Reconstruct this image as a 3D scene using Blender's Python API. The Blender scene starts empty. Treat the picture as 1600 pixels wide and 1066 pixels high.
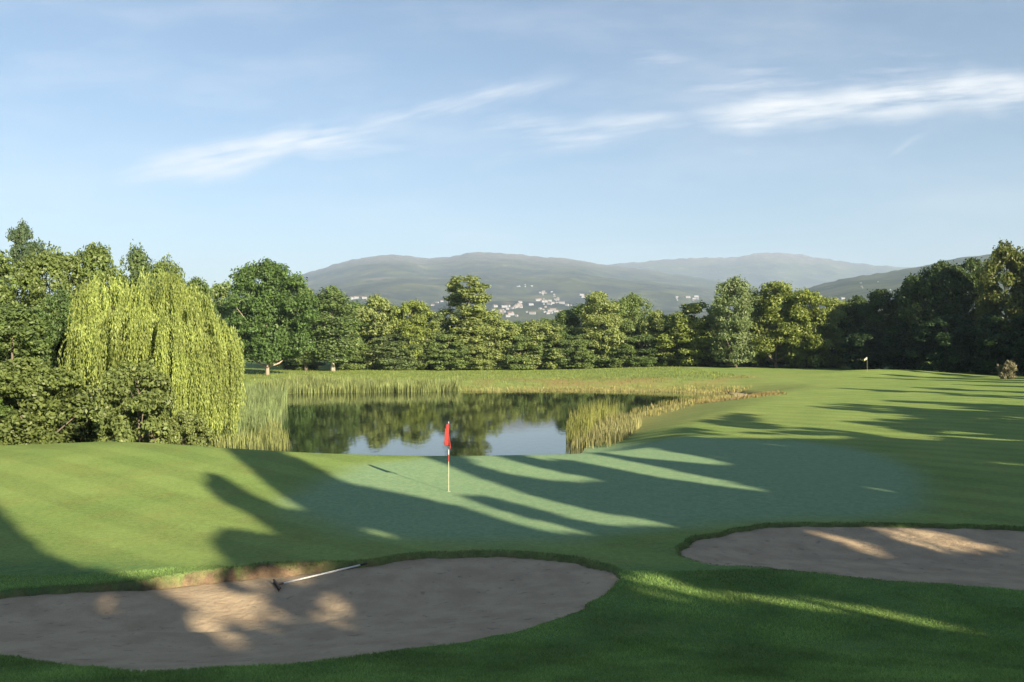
import bpy, math, random
import numpy as np
from mathutils import Vector

rs = np.random.RandomState
F = 1244.0          # focal length in photo pixels
CAMZ = 5.8          # camera height above the pond
SEL = math.radians(20.0)
SH = np.array([0.607, -0.795]); SH = SH / np.linalg.norm(SH)
SUN = np.array([SH[0]*math.cos(SEL), SH[1]*math.cos(SEL), math.sin(SEL)])
scene = bpy.context.scene
COL = scene.collection

# ------------------------------------------------------------------ helpers
def sm(x, a, b):
    t = np.clip((np.asarray(x, float)-a)/(b-a), 0, 1)
    return t*t*(3-2*t)

def sd_poly(X, Y, P):
    """signed distance, positive outside"""
    X = np.asarray(X, float); Y = np.asarray(Y, float)
    d = np.full(X.shape, 1e18); ins = np.zeros(X.shape, bool)
    n = len(P)
    for i in range(n):
        ax, ay = P[i]; bx, by = P[(i+1) % n]
        ex, ey = bx-ax, by-ay
        t = np.clip(((X-ax)*ex+(Y-ay)*ey)/(ex*ex+ey*ey+1e-12), 0, 1)
        d = np.minimum(d, (X-ax-t*ex)**2+(Y-ay-t*ey)**2)
        c = ((ay > Y) != (by > Y)) & (X < (bx-ax)*(Y-ay)/((by-ay) if by != ay else 1e-12)+ax)
        ins ^= c
    d = np.sqrt(d)
    return np.where(ins, -d, d)

def smooth_poly(P, it=2):
    P = [tuple(p) for p in P]
    for _ in range(it):
        Q = []
        for i in range(len(P)):
            a = P[i]; b = P[(i+1) % len(P)]
            Q.append((a[0]*.75+b[0]*.25, a[1]*.75+b[1]*.25))
            Q.append((a[0]*.25+b[0]*.75, a[1]*.25+b[1]*.75))
        P = Q
    return P

_NT = {}
def vnoise(X, Y, seed=0):
    """smooth value noise, 2-D, about -1..1"""
    if seed not in _NT: _NT[seed] = rs(seed).rand(256, 256)*2-1
    r = _NT[seed]
    xi = np.floor(X).astype(int); yi = np.floor(Y).astype(int)
    fx = X-xi; fy = Y-yi
    fx = fx*fx*(3-2*fx); fy = fy*fy*(3-2*fy)
    g = lambda i, j: r[i % 256, j % 256]
    return (g(xi, yi)*(1-fx)+g(xi+1, yi)*fx)*(1-fy)+(g(xi, yi+1)*(1-fx)+g(xi+1, yi+1)*fx)*fy

def fbm(X, Y, seed=0, o=4):
    s = 0; a = 1.0; t = 0
    for k in range(o):
        s = s+a*vnoise(X*2**k+17*k, Y*2**k+31*k, seed+k); t += a; a *= .5
    return s/t

def tag(o, label=None, cat=None, group=None, kind=None):
    if label: o['label'] = label
    if cat: o['category'] = cat
    if group: o['group'] = group
    if kind: o['kind'] = kind
    return o

def fast_mesh(name, V, Fc, smooth=False, attrs=None):
    """V (n,3); Fc (m,k) faces of k corners"""
    V = np.asarray(V, np.float32); Fc = np.asarray(Fc, np.int32)
    me = bpy.data.meshes.new(name)
    me.vertices.add(len(V)); me.vertices.foreach_set('co', V.ravel())
    m, k = Fc.shape
    me.loops.add(m*k); me.loops.foreach_set('vertex_index', Fc.ravel())
    me.polygons.add(m); me.polygons.foreach_set('loop_start', np.arange(0, m*k, k, dtype=np.int32))
    me.update(calc_edges=True)
    if smooth: me.polygons.foreach_set('use_smooth', np.ones(m, bool))
    for nm, arr in (attrs or {}).items():
        arr = np.asarray(arr, np.float32)
        if arr.ndim == 1:
            a = me.attributes.new(nm, 'FLOAT', 'POINT'); a.data.foreach_set('value', arr)
        else:
            a = me.attributes.new(nm, 'FLOAT_COLOR', 'POINT'); a.data.foreach_set('color', arr.ravel())
    return me

def link(name, me, mat=None, parent=None, loc=(0, 0, 0)):
    o = bpy.data.objects.new(name, me); COL.objects.link(o)
    if mat is not None: me.materials.append(mat)
    o.location = loc
    if parent is not None: o.parent = parent
    return o

def empty(name, loc, rz=0.0):
    o = bpy.data.objects.new(name, None); COL.objects.link(o)
    o.location = loc; o.rotation_euler = (0, 0, rz); o.empty_display_size = .3
    return o

class MB:
    def __init__(s): s.v = []; s.f = []
    def add(s, V, Fc):
        b = len(s.v); s.v += [tuple(p) for p in V]; s.f += [tuple(b+i for i in f) for f in Fc]
    def tube(s, pts, rad, n=8, cap=True):
        pts = [np.array(p, float) for p in pts]
        V = []
        for i, p in enumerate(pts):
            d = pts[min(i+1, len(pts)-1)]-pts[max(i-1, 0)]; d /= np.linalg.norm(d)+1e-9
            a = np.cross(d, [0, 0, 1.0] if abs(d[2]) < .9 else [1.0, 0, 0]); a /= np.linalg.norm(a)
            b = np.cross(d, a)
            for k in range(n):
                t = 2*math.pi*k/n
                V.append(p+rad[i]*(math.cos(t)*a+math.sin(t)*b))
        Fc = [(i*n+k, i*n+(k+1) % n, (i+1)*n+(k+1) % n, (i+1)*n+k) for i in range(len(pts)-1) for k in range(n)]
        if cap: Fc += [tuple(range(n))[::-1], tuple(range((len(pts)-1)*n, len(pts)*n))]
        s.add(V, Fc)
    def box(s, x0, y0, z0, x1, y1, z1):
        s.add([(x0, y0, z0), (x1, y0, z0), (x1, y1, z0), (x0, y1, z0), (x0, y0, z1), (x1, y0, z1), (x1, y1, z1), (x0, y1, z1)],
              [(0, 3, 2, 1), (4, 5, 6, 7), (0, 1, 5, 4), (1, 2, 6, 5), (2, 3, 7, 6), (3, 0, 4, 7)])
    def build(s, name, mat, parent=None, loc=(0, 0, 0), smooth=False):
        me = bpy.data.meshes.new(name); me.from_pydata(s.v, [], s.f); me.update()
        if smooth: me.polygons.foreach_set('use_smooth', np.ones(len(me.polygons), bool))
        return link(name, me, mat, parent, loc)

# ------------------------------------------------------------------ materials
def newmat(name):
    m = bpy.data.materials.new(name); m.use_nodes = True
    nt = m.node_tree; nt.nodes.clear()
    out = nt.nodes.new('ShaderNodeOutputMaterial')
    return m, nt, out

class NT:
    def __init__(s, nt): s.nt = nt
    def n(s, t, **kw):
        x = s.nt.nodes.new('ShaderNode'+t)
        for k, v in kw.items():
            if k.startswith('i_'):
                key = k[2:]
                key = int(key) if key.isdigit() else key.replace('_', ' ')
                s.set(x.inputs[key], v)
            else: setattr(x, k, v)
        return x
    def set(s, inp, v):
        if hasattr(v, 'is_output') or isinstance(v, bpy.types.NodeSocket): s.nt.links.new(v, inp)
        else: inp.default_value = v
    def math(s, op, a, b=0.0, c=None, clamp=False):
        x = s.n('Math', operation=op); x.use_clamp = clamp
        s.set(x.inputs[0], a); s.set(x.inputs[1], b)
        if c is not None: s.set(x.inputs[2], c)
        return x.outputs[0]
    def mix(s, f, a, b, mode='MIX'):
        x = s.n('Mix', data_type='RGBA', blend_type=mode)
        s.set(x.inputs[0], f); s.set(x.inputs[6], a); s.set(x.inputs[7], b)
        return x.outputs[2]
    def ramp(s, f, lo, hi, a=0.0, b=1.0):
        x = s.n('MapRange', interpolation_type='SMOOTHSTEP')
        s.set(x.inputs[0], f); s.set(x.inputs[1], lo); s.set(x.inputs[2], hi); s.set(x.inputs[3], a); s.set(x.inputs[4], b)
        return x.outputs[0]
    def noise(s, vec, scale, detail=4, rough=.55, off=None):
        x = s.n('TexNoise'); s.set(x.inputs['Vector'], vec); x.inputs['Scale'].default_value = scale
        x.inputs['Detail'].default_value = detail; x.inputs['Roughness'].default_value = rough
        return x.outputs['Fac']
    def attr(s, name, out='Fac'):
        x = s.n('Attribute', attribute_name=name); return x.outputs[out]
    def mapping(s, vec, scale=(1, 1, 1), rot=(0, 0, 0)):
        x = s.n('Mapping'); s.set(x.inputs[0], vec); x.inputs['Scale'].default_value = scale; x.inputs['Rotation'].default_value = rot
        return x.outputs[0]

def rgba(c): return (c[0], c[1], c[2], 1.0)

def leaf_material(name, trans=.35, spec=.25, var=.28, gloss_rough=.45):
    m, nt, out = newmat(name); N = NT(nt)
    oi = N.n('ObjectInfo'); geo = N.n('NewGeometry'); tc = N.n('TexCoord')
    nz = N.noise(tc.outputs['Object'], .55, 3)
    f1 = N.ramp(nz, .3, .7, 1-var*.6, 1+var*.6)
    f2 = N.math('MULTIPLY_ADD', geo.outputs['Random Per Island'], var, 1-var*.5)
    f = N.math('MULTIPLY', f1, f2)
    c = N.mix(1.0, oi.outputs['Color'], N.n('CombineColor', i_0=f, i_1=f, i_2=f).outputs[0], 'MULTIPLY')
    warm = N.mix(N.ramp(geo.outputs['Random Per Island'], .6, 1.0, 0, .18), c, N.mix(1.0, c, (1.5, 1.15, .5, 1), 'MULTIPLY'))
    pb = N.n('BsdfPrincipled'); N.set(pb.inputs['Base Color'], warm); pb.inputs['Roughness'].default_value = gloss_rough
    pb.inputs['Specular IOR Level'].default_value = spec
    tr = N.n('BsdfTranslucent'); N.set(tr.inputs['Color'], N.mix(1.0, warm, (1.25, 1.3, .5, 1), 'MULTIPLY'))
    mx = N.n('MixShader'); mx.inputs[0].default_value = trans
    nt.links.new(pb.outputs[0], mx.inputs[1]); nt.links.new(tr.outputs[0], mx.inputs[2]); nt.links.new(mx.outputs[0], out.inputs[0])
    return m

def bark_material():
    m, nt, out = newmat('bark'); N = NT(nt)
    oi = N.n('ObjectInfo'); tc = N.n('TexCoord')
    nz = N.noise(N.mapping(tc.outputs['Object'], (6, 6, 1.2)), 2.0, 5)
    f = N.ramp(nz, .3, .7, .6, 1.25)
    c = N.mix(1.0, oi.outputs['Color'], N.n('CombineColor', i_0=f, i_1=f, i_2=f).outputs[0], 'MULTIPLY')
    pb = N.n('BsdfPrincipled'); N.set(pb.inputs['Base Color'], c); pb.inputs['Roughness'].default_value = .9
    bp = N.n('Bump'); bp.inputs['Strength'].default_value = .5; bp.inputs['Distance'].default_value = .03; N.set(bp.inputs['Height'], nz)
    nt.links.new(bp.outputs[0], pb.inputs['Normal']); nt.links.new(pb.outputs[0], out.inputs[0])
    return m

def plain(name, col, rough=.6, var=.15, scale=20, spec=.4, metallic=0.0):
    m, nt, out = newmat(name); N = NT(nt); tc = N.n('TexCoord')
    nz = N.noise(tc.outputs['Object'], scale, 3)
    f = N.ramp(nz, .3, .7, 1-var, 1+var)
    c = N.mix(1.0, rgba(col), N.n('CombineColor', i_0=f, i_1=f, i_2=f).outputs[0], 'MULTIPLY')
    pb = N.n('BsdfPrincipled'); N.set(pb.inputs['Base Color'], c); pb.inputs['Roughness'].default_value = rough
    pb.inputs['Specular IOR Level'].default_value = spec; pb.inputs['Metallic'].default_value = metallic
    nt.links.new(pb.outputs[0], out.inputs[0]); return m

LEAF = leaf_material('leaf')
WILLOW = leaf_material('willow_leaf', trans=.4, var=.45, spec=.2)
REED = leaf_material('reed_leaf', trans=.3, var=.45, spec=.15)
BLADE = leaf_material('grass_blade', trans=.3, var=.6, spec=.15)
BARK = bark_material()

# ------------------------------------------------------------------ terrain shape
POND = smooth_poly([(-13, 37.5), (-6, 36.6), (0, 37.2), (2.6, 38.6), (3.8, 41.5), (4.3, 47), (6.5, 56), (11, 66), (16, 76), (21, 82), (23, 87),
                    (18, 91.5), (0, 93), (-12, 92), (-24, 90), (-27, 80), (-26, 66), (-22, 56), (-19.5, 48), (-16.5, 41)])
ZY = ([-200, -60, -20, 0, 5, 8, 10.8, 14, 17, 30, 40, 60, 100, 150, 300, 1000], [5.5, 5, 4.6, 4.15, 3.2, 2.3, 1.62, 1.38, 1.3, 1.3, 1.1, .9, .75, .5, 1.5, -4])

def base_h(X, Y):
    X = np.asarray(X, float); Y = np.asarray(Y, float)
    z = sum(np.interp(Y+d, ZY[0], ZY[1]) for d in (-.9, -.3, .3, .9))/4
    z = z+(1.2-z)*sm(X, 5, 30)*sm(Y, 32, 60)*(1-sm(Y, 160, 300))
    z = z+.38*np.exp(-((X+15)/7.5)**2-((Y-31)/8)**2)                 # left apron mound
    z = z-.12*np.exp(-((X+1)/5)**2-((Y-24)/4)**2)
    z = z+.16*fbm(X/14., Y/20., 5, 2)*sm(Y, 30, 50)+.05*fbm(X/5., Y/5., 9, 2)*sm(Y, 6, 12)
    z = z+.55*np.exp(-((X-53)/9)**2-((Y-112)/6)**2)                  # raised far green
    w = sm(Y, 33.5, 39)*sm(-X, 10, 13.5)*(1-sm(Y, 60, 90)); z = z*(1-w)+.45*w
    sd = sd_poly(X, Y, POND)
    wd = 6+4*sm(Y, 42, 60)
    t = np.clip(sd/wd, 0, 1); t = t*t*(3-2*t)
    z = np.where(sd > 0, np.maximum(z, .1)*t+.0, -1.3*sm(-sd, 0, 5))
    return z

def pix2w(px, py, hf=base_h, y0=6.0):
    dx = (px-800)/F; dz = (533-py)/F
    Y = np.geomspace(y0, 400, 700)
    for _ in range(2):
        hit = CAMZ+dz*Y <= hf(dx*Y, Y)
        j = int(np.argmax(hit)) if hit.any() else len(Y)-1
        Y = np.linspace(Y[max(j-1, 0)], Y[j], 30)
    return (dx*Y[-1], float(Y[-1]))

B1 = [(-160, 950), (0, 925), (100, 915), (215, 912), (260, 902), (350, 890), (430, 882), (490, 878), (560, 878), (650, 866), (760, 861), (850, 865), (920, 876),
      (962, 890), (974, 905), (950, 925), (905, 958), (820, 985), (700, 1006), (580, 1022), (430, 1038), (250, 1048), (120, 1045), (0, 1025), (-160, 1000)]
B2 = [(1062, 866), (1075, 850), (1100, 838), (1150, 827), (1200, 821), (1300, 818), (1430, 820), (1530, 823), (1600, 825), (1800, 832), (1850, 880), (1800, 935), (1600, 921), (1450, 911),
      (1300, 898), (1200, 888), (1100, 879)]
B3 = [(1092, 616), (1108, 611), (1140, 609), (1168, 613), (1176, 617), (1160, 622), (1120, 626), (1098, 623)]
BW = [smooth_poly([pix2w(*p) for p in B], 1) for B in (B1, B2, B3)]

def wob(X, Y):
    return .10*vnoise(X/.7, Y/.7, 41)+.05*vnoise(X/.25, Y/.25, 42)
def bsd(i, X, Y):
    return sd_poly(X, Y, BW[i])+wob(X, Y)*(1 if i < 2 else 2)

def bunker_w(i, X, Y):
    """1 at the far (lip) side, 0 at the near side"""
    e = .4
    ny = (sd_poly(X, Y+e, BW[i])-sd_poly(X, Y-e, BW[i]))/(2*e)
    return sm(ny, -.2, .6)

LIP = (.07, .03, .2)
def sand_h(i, X, Y, b=None):
    b = base_h(X, Y) if b is None else b
    d = -bsd(i, X, Y)
    w = bunker_w(i, X, Y)
    lip = LIP[i]+(.13*np.exp(-((X+5.2)/1.7)**4) if i == 0 else 0)
    return b-.035-lip*w*(1-.35*sm(d, 0, 1.2))-(.22 if i < 2 else .1)*sm(d, 0, 3)+.012*vnoise(X/.3, Y/.3, 77)

def ground_h(X, Y, parts=False):
    b = base_h(X, Y); z = b.copy(); soil = np.zeros(b.shape)
    for i in range(3):
        d = -bsd(i, X, Y)
        z = z-(.95)*sm(d, 0, .22 if i < 2 else .8)
        if i < 2: z = z+.02*np.exp(-(d/.35)**2)*bunker_w(i, X, Y)*(d < 0)
        soil = np.maximum(soil, sm(d, -.07, .03))
    if parts: return z, soil, b
    return z

def surf_h(X, Y):
    """visible surface: sand inside bunkers, water on the pond, else ground"""
    z = base_h(X, Y); z = np.maximum(z, 0)
    for i in range(2):
        ins = sd_poly(X, Y, BW[i]) < 0
        if ins.any(): z = np.where(ins, z-.4, z)
    return z

# ------------------------------------------------------------------ terrain mesh
def axis(pts):
    """pts: list of (end, step) growing from a start"""
    out = [pts[0]]
    for end, s0, s1 in pts[1:]:
        a = out[-1]; L = end-a; n = max(1, int(round(L/((s0+s1)/2))))
        st = np.linspace(s0, s1, n); st = st*L/st.sum()
        out += list(a+np.cumsum(st))
    return np.array(out)
xs_p = axis([0.0, (12, .11, .12), (22, .15, .5), (60, .6, 2), (150, 2, 6), (400, 8, 20), (2500, 40, 250)])
xs_n = axis([0.0, (12.5, .11, .12), (30, .2, .8), (80, 1, 3), (150, 4, 8), (400, 8, 20), (2500, 40, 250)])
XS = np.concatenate([-xs_n[::-1][:-1], xs_p])
YS = axis([-120.0, (-10, 10, 3), (7.5, 2, .4), (19.5, .1, .11), (42, .15, .45), (95, .6, .9), (160, 1, 3), (400, 6, 20), (2000, 40, 200)])
GX, GY = np.meshgrid(XS, YS)
Z, SOIL, BB = ground_h(GX, GY, True)
nY, nX = GX.shape
idx = np.arange(nX*nY).reshape(nY, nX)
FACES = np.stack([idx[:-1, :-1], idx[:-1, 1:], idx[1:, 1:], idx[1:, :-1]], -1).reshape(-1, 4)

GREEN_IMG = [(560, 728), (660, 717), (760, 712), (860, 703), (950, 694), (1040, 688), (1150, 686), (1260, 689), (1340, 702), (1400, 722), (1445, 755), (1455, 780),
             (1420, 798), (1340, 808), (1200, 812), (1080, 818), (960, 836), (850, 848), (720, 850), (600, 842), (520, 826), (470, 800), (450, 775), (490, 748)]
GREENW = smooth_poly([pix2w(*p) for p in GREEN_IMG], 2)
FARGREEN = smooth_poly([pix2w(*p) for p in [(1235, 583), (1300, 581), (1400, 581), (1460, 585), (1400, 590), (1280, 590)]], 1)
g = 1-sm(sd_poly(GX, GY, GREENW)+.35*vnoise(GX/1.5, GY/1.5, 4), -.9, .9)
ps = sd_poly(GX, GY, POND)
dry = np.exp(-np.clip(ps, 0, None)/4.5)*sm(GY, 42, 50)*(.35+.65*sm(GX, -3, 4))
dry = np.maximum(dry, sm(fbm(GX/6, GY/9, 3, 3), -.1, .5)*np.exp(-((GY-100)/9)**2)*sm(GX, -12, 2)*(1-sm(GX, 30, 45)))
dry = np.maximum(dry, .9*np.exp(-np.clip(sd_poly(GX, GY, BW[2]), 0, None)/1.6))
mud = (1-sm(ps, .5, 3.0))*sm(-GX, 9.5, 12.5)*(1-sm(GY, 50, 62))
mud = np.maximum(mud, SOIL*(.55+.45*np.exp(-((GX+5.2)/1.9)**4)))
mud = np.maximum(mud, (1-sm(ps, -.5, .6))*.6)
rough = (1-sm(GY+.7*vnoise(GX/2, GY/2, 8), 15.0, 16.2))
rough = np.maximum(rough, (1-sm(bsd(0, GX, GY), .0, .15))*.5)
rough = np.maximum(rough, (1-sm(bsd(1, GX, GY), .0, .15))*.5)
zone = np.stack([g, np.clip(dry, 0, 1), np.clip(mud, 0, 1), rough], -1).reshape(-1, 4)

def ground_material():
    m, nt, out = newmat('turf'); N = NT(nt)
    tc = N.n('TexCoord'); P = tc.outputs['Object']
    zc = N.attr('zone', 'Color'); sp = N.n('SeparateColor', i_0=zc)
    ga = N.attr('zone', 'Alpha')
    n1 = N.noise(P, .35, 4); n2 = N.noise(P, 3.0, 4, .6); n3 = N.noise(P, 45, 3, .7)
    fair = N.mix(N.ramp(n1, .3, .7), (.142, .216, .060, 1), (.184, .254, .074, 1))
    # mowing bands on the mown turf
    wv = N.n('TexWave', wave_type='BANDS', bands_direction='X', wave_profile='SIN')
    N.set(wv.inputs['Vector'], N.mapping(P, (1, 1, 1), (0, 0, math.radians(-52)))); wv.inputs['Scale'].default_value = .16
    wv.inputs['Distortion'].default_value = .25
    band = N.ramp(wv.outputs['Fac'], .3, .7, .94, 1.06)
    fair = N.mix(1.0, fair, N.n('CombineColor', i_0=band, i_1=band, i_2=band).outputs[0], 'MULTIPLY')
    grn = N.mix(N.ramp(n2, .35, .65), (.160, .258, .138, 1), (.188, .278, .150, 1))
    rgh = N.mix(N.ramp(n2, .3, .7), (.080, .170, .058, 1), (.130, .200, .060, 1))
    c = N.mix(ga, fair, rgh)
    c = N.mix(N.ramp(N.noise(P, .9, 4), .45, .75, 0, .3), c, (.19, .185, .055, 1))
    c = N.mix(sp.outputs[0], c, grn)
    dryc = N.mix(N.ramp(n2, .35, .65), (.27, .20, .09, 1), (.18, .17, .055, 1))
    c = N.mix(N.math('MULTIPLY', sp.outputs[1], N.ramp(N.noise(P, .6, 3), .25, .55, .5, 1.0)), c, dryc)
    soilc = N.mix(N.ramp(n2, .35, .65), (.09, .065, .045, 1), (.17, .12, .08, 1))
    c = N.mix(sp.outputs[2], c, soilc)
    f3 = N.math('MULTIPLY_ADD', N.math('SUBTRACT', N.ramp(n3, .25, .75, .78, 1.22), 1.0), N.math('MULTIPLY_ADD', sp.outputs[0], -.65, 1.0), 1.0)
    f = N.math('MULTIPLY', f3, N.ramp(N.noise(P, 9, 4, .65), .3, .7, .88, 1.12))
    c = N.mix(1.0, c, N.n('CombineColor', i_0=f, i_1=f, i_2=f).outputs[0], 'MULTIPLY')
    pb = N.n('BsdfPrincipled'); N.set(pb.inputs['Base Color'], c); pb.inputs['Roughness'].default_value = .85
    pb.inputs['Specular IOR Level'].default_value = .06
    h = N.math('ADD', N.math('MULTIPLY', n3, .6), N.math('MULTIPLY', n2, 1.0))
    st = N.math('MULTIPLY_ADD', sp.outputs[0], -.28, .42)
    bp = N.n('Bump'); N.set(bp.inputs['Strength'], st); bp.inputs['Distance'].default_value = .06; N.set(bp.inputs['Height'], h)
    nt.links.new(bp.outputs[0], pb.inputs['Normal']); nt.links.new(pb.outputs[0], out.inputs[0])
    return m
TURF = ground_material()
me = fast_mesh('ground', np.stack([GX, GY, Z], -1).reshape(-1, 3), FACES, True, {'zone': zone})
tag(link('ground', me, TURF), kind='structure')

# sand sheets in the bunkers
def sand_material():
    m, nt, out = newmat('bunker_sand'); N = NT(nt)
    tc = N.n('TexCoord'); P = tc.outputs['Object']
    n1 = N.noise(P, 1.6, 4); n2 = N.noise(P, 60, 3, .7)
    c = N.mix(N.ramp(n1, .3, .7), (.315, .245, .165, 1), (.40, .32, .215, 1))
    f = N.ramp(n2, .25, .75, .85, 1.12)
    c = N.mix(1.0, c, N.n('CombineColor', i_0=f, i_1=f, i_2=f).outputs[0], 'MULTIPLY')
    c = N.mix(N.ramp(N.noise(P, 5, 3), .60, .72, 0, .5), c, (.15, .12, .09, 1))
    pb = N.n('BsdfPrincipled'); N.set(pb.inputs['Base Color'], c); pb.inputs['Roughness'].default_value = .95
    pb.inputs['Specular IOR Level'].default_value = .1
    wv = N.n('TexWave', wave_type='BANDS', bands_direction='Y'); N.set(wv.inputs['Vector'], N.mapping(P, (1, 1, 1), (0, 0, .25)))
    wv.inputs['Scale'].default_value = 2.2; wv.inputs['Distortion'].default_value = 5; wv.inputs['Detail'].default_value = 2; wv.inputs['Detail Scale'].default_value = .6
    h = N.math('ADD', N.math('MULTIPLY', n2, .35), N.math('ADD', N.math('MULTIPLY', wv.outputs['Fac'], .06), N.math('MULTIPLY', N.noise(P, 7, 4, .6), 1.3)))
    bp = N.n('Bump'); bp.inputs['Strength'].default_value = .55; bp.inputs['Distance'].default_value = .05; N.set(bp.inputs['Height'], h)
    nt.links.new(bp.outputs[0], pb.inputs['Normal']); nt.links.new(pb.outputs[0], out.inputs[0])
    return m
SAND = sand_material()
for i, st in ((0, .12), (1, .12), (2, .4)):
    P = np.array(BW[i]); x0, y0 = P.min(0)-.5; x1, y1 = P.max(0)+.5
    gx, gy = np.meshgrid(np.arange(x0, x1, st), np.arange(y0, y1, st))
    d = bsd(i, gx, gy); z = sand_h(i, gx, gy)
    z = np.where(d > 0, z-.25*sm(d, 0, .2), z)
    ix = np.arange(gx.size).reshape(gx.shape)
    keep = (d[:-1, :-1] < .3) & (d[1:, 1:] < .3)
    fc = np.stack([ix[:-1, :-1][keep], ix[:-1, 1:][keep], ix[1:, 1:][keep], ix[1:, :-1][keep]], -1)
    used = np.unique(fc); rem = -np.ones(gx.size, int); rem[used] = np.arange(len(used))
    me = fast_mesh('bunker_sand', np.stack([gx, gy, z], -1).reshape(-1, 3)[used], rem[fc], True)
    tag(link('bunker_sand', me, SAND), kind='structure')

# water
def water_material():
    m, nt, out = newmat('pond_water'); N = NT(nt)
    tc = N.n('TexCoord')
    pb = N.n('BsdfPrincipled'); pb.inputs['Base Color'].default_value = (.012, .02, .012, 1)
    pb.inputs['Roughness'].default_value = .03; pb.inputs['IOR'].default_value = 1.45
    nz = N.noise(N.mapping(tc.outputs['Object'], (1, .45, 1)), 2.2, 3)
    bp = N.n('Bump'); bp.inputs['Strength'].default_value = .2; bp.inputs['Distance'].default_value = .02; N.set(bp.inputs['Height'], nz)
    nt.links.new(bp.outputs[0], pb.inputs['Normal']); nt.links.new(pb.outputs[0], out.inputs[0])
    return m
me = fast_mesh('water', [(-40, 32, 0), (45, 32, 0), (45, 98, 0), (-40, 98, 0)], [(0, 1, 2, 3)])
tag(link('water', me, water_material()), kind='structure')

# ------------------------------------------------------------------ trees
def kites(C, Nn, size, rng, aspect=1.5):
    """leaf clumps: pointed four-cornered faces at C with normals Nn"""
    n = len(C)
    r = rng.normal(size=(n, 3)); a = np.cross(Nn, r); a /= np.linalg.norm(a, axis=1)[:, None]+1e-9
    b = np.cross(Nn, a)
    s = (size*rng.uniform(.6, 1.3, n))[:, None]
    V = np.stack([C-a*s*.5*aspect, C-b*s*.42-a*s*.1, C+a*s*.5*aspect, C+b*s*.42-a*s*.05+Nn*s*.12], 1)
    return V.reshape(-1, 3), np.arange(n*4).reshape(n, 4)

def crown_points(rng, H, R, cb, n, nb, top=1.2, blob=(.16, .3), lean=0.0, forks=None):
    """points and normals of leaf clumps; nb foliage blobs fill an uneven envelope from cb*H to H"""
    C = []; Nn = []
    cz0 = H*cb; hc = (H-cz0)
    ph = rng.uniform(0, 6.28, 4)
    cen = []
    tries = 0
    while len(cen) < nb and tries < 5000:
        tries += 1
        t = rng.uniform(0, 1)
        prof = math.sqrt(max(.0, 1-abs(2*((t*.93+.07)**(1/top))-1)**2.6))
        an = rng.uniform(0, 6.28)
        rr = R*prof*(1+.22*math.sin(2*an+ph[0])+.14*math.sin(3*an+ph[1]+4*t))
        q = rng.uniform(.15, 1)**.5
        br = rng.uniform(*blob)*R*(1.08-.35*t)*.92
        rad = max(0, rr-br*.7)*q
        x = rad*math.cos(an); y = rad*math.sin(an); z = cz0+.04*hc+t*hc*.92
        if forks:
            fx = forks[rng.randint(len(forks))]
            if t > fx[2]: x = x*.5+fx[0]; y = y*.5+fx[1]
        cen.append((x+lean*t*R, y, z, br))
    w = np.array([c[3]**2 for c in cen]); w /= w.sum()
    cnt = rng.multinomial(n, w)
    for (x, y, z, br), k in zip(cen, cnt):
        d = rng.normal(size=(k, 3)); d /= np.linalg.norm(d, axis=1)[:, None]
        d[:, 2] = np.where(d[:, 2] < -.3, d[:, 2]*.6, d[:, 2])
        rad = br*(rng.uniform(.2, 1.0, k)**.55+.12*np.abs(rng.normal(size=k)))
        lum = 1+.3*np.sin(d[:, 0]*5+x*3)*np.sin(d[:, 1]*4+y*3)
        p = np.array([x, y, z])+d*(rad*lum)[:, None]*np.array([1.05, 1.05, .95])
        C.append(p)
        nn = d*.8+rng.normal(size=(k, 3))*.6+np.array([0, 0, .35]); nn /= np.linalg.norm(nn, axis=1)[:, None]
        Nn.append(nn)
    C = np.concatenate(C); Nn = np.concatenate(Nn)
    ok = C[:, 2] > .05
    return C[ok], Nn[ok], cen

def trunk_mesh(rng, H, R, cb, cen, tr):
    m = MB()
    top = H*.82
    pts = []; n = 8
    for i in range(n):
        t = i/(n-1)
        pts.append((math.sin(t*3+rng.uniform(0, 1))*.05*R*t, math.cos(t*2.3)*.05*R*t, -.25+t*(top+.25)))
    rad = [tr*(1.35 if i == 0 else 1.0)*(1-.85*(i/(n-1))) for i in range(n)]
    m.tube(pts, rad, 8)
    for k in rng.permutation(len(cen))[:14]:
        x, y, z, br = cen[k]
        z0 = max(cb*H*.55, z-abs(math.hypot(x, y))*.8-.3); z0 = min(z0, top*.95)
        i = min(n-1, int(z0/top*(n-1))); r0 = rad[i]*.55
        p0 = np.array(pts[i]); p0[2] = z0
        p1 = np.array([x, y, z]); mid = p0*.5+p1*.5+np.array([0, 0, -.08*R])
        m.tube([p0, mid, p1], [r0, r0*.6, r0*.2], 5)
    return m

def make_tree(name, H, R, cb, n, nb, leaf, seed, tr=None, col=(.05, .09, .02), bark=(.12, .10, .08), prune=None, **kw):
    rng = rs(seed)
    C, Nn, cen = crown_points(rng, H, R, cb, n, nb, **kw)
    root = empty(name, (0, 0, 0))
    tm = trunk_mesh(rng, H, R, cb, cen, tr or H*.017)
    t = tm.build('trunk', BARK, root, smooth=True); t.color = rgba(bark)
    V, Fc = kites(C, Nn, leaf, rng)
    c = link('crown', fast_mesh('crown', V, Fc), LEAF, root); c.color = rgba(col)
    return root, c, t

def copy_tree(root):
    r = root.copy(); COL.objects.link(r)
    for ch in root.children:
        c = ch.copy(); COL.objects.link(c); c.parent = r
    return r

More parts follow.
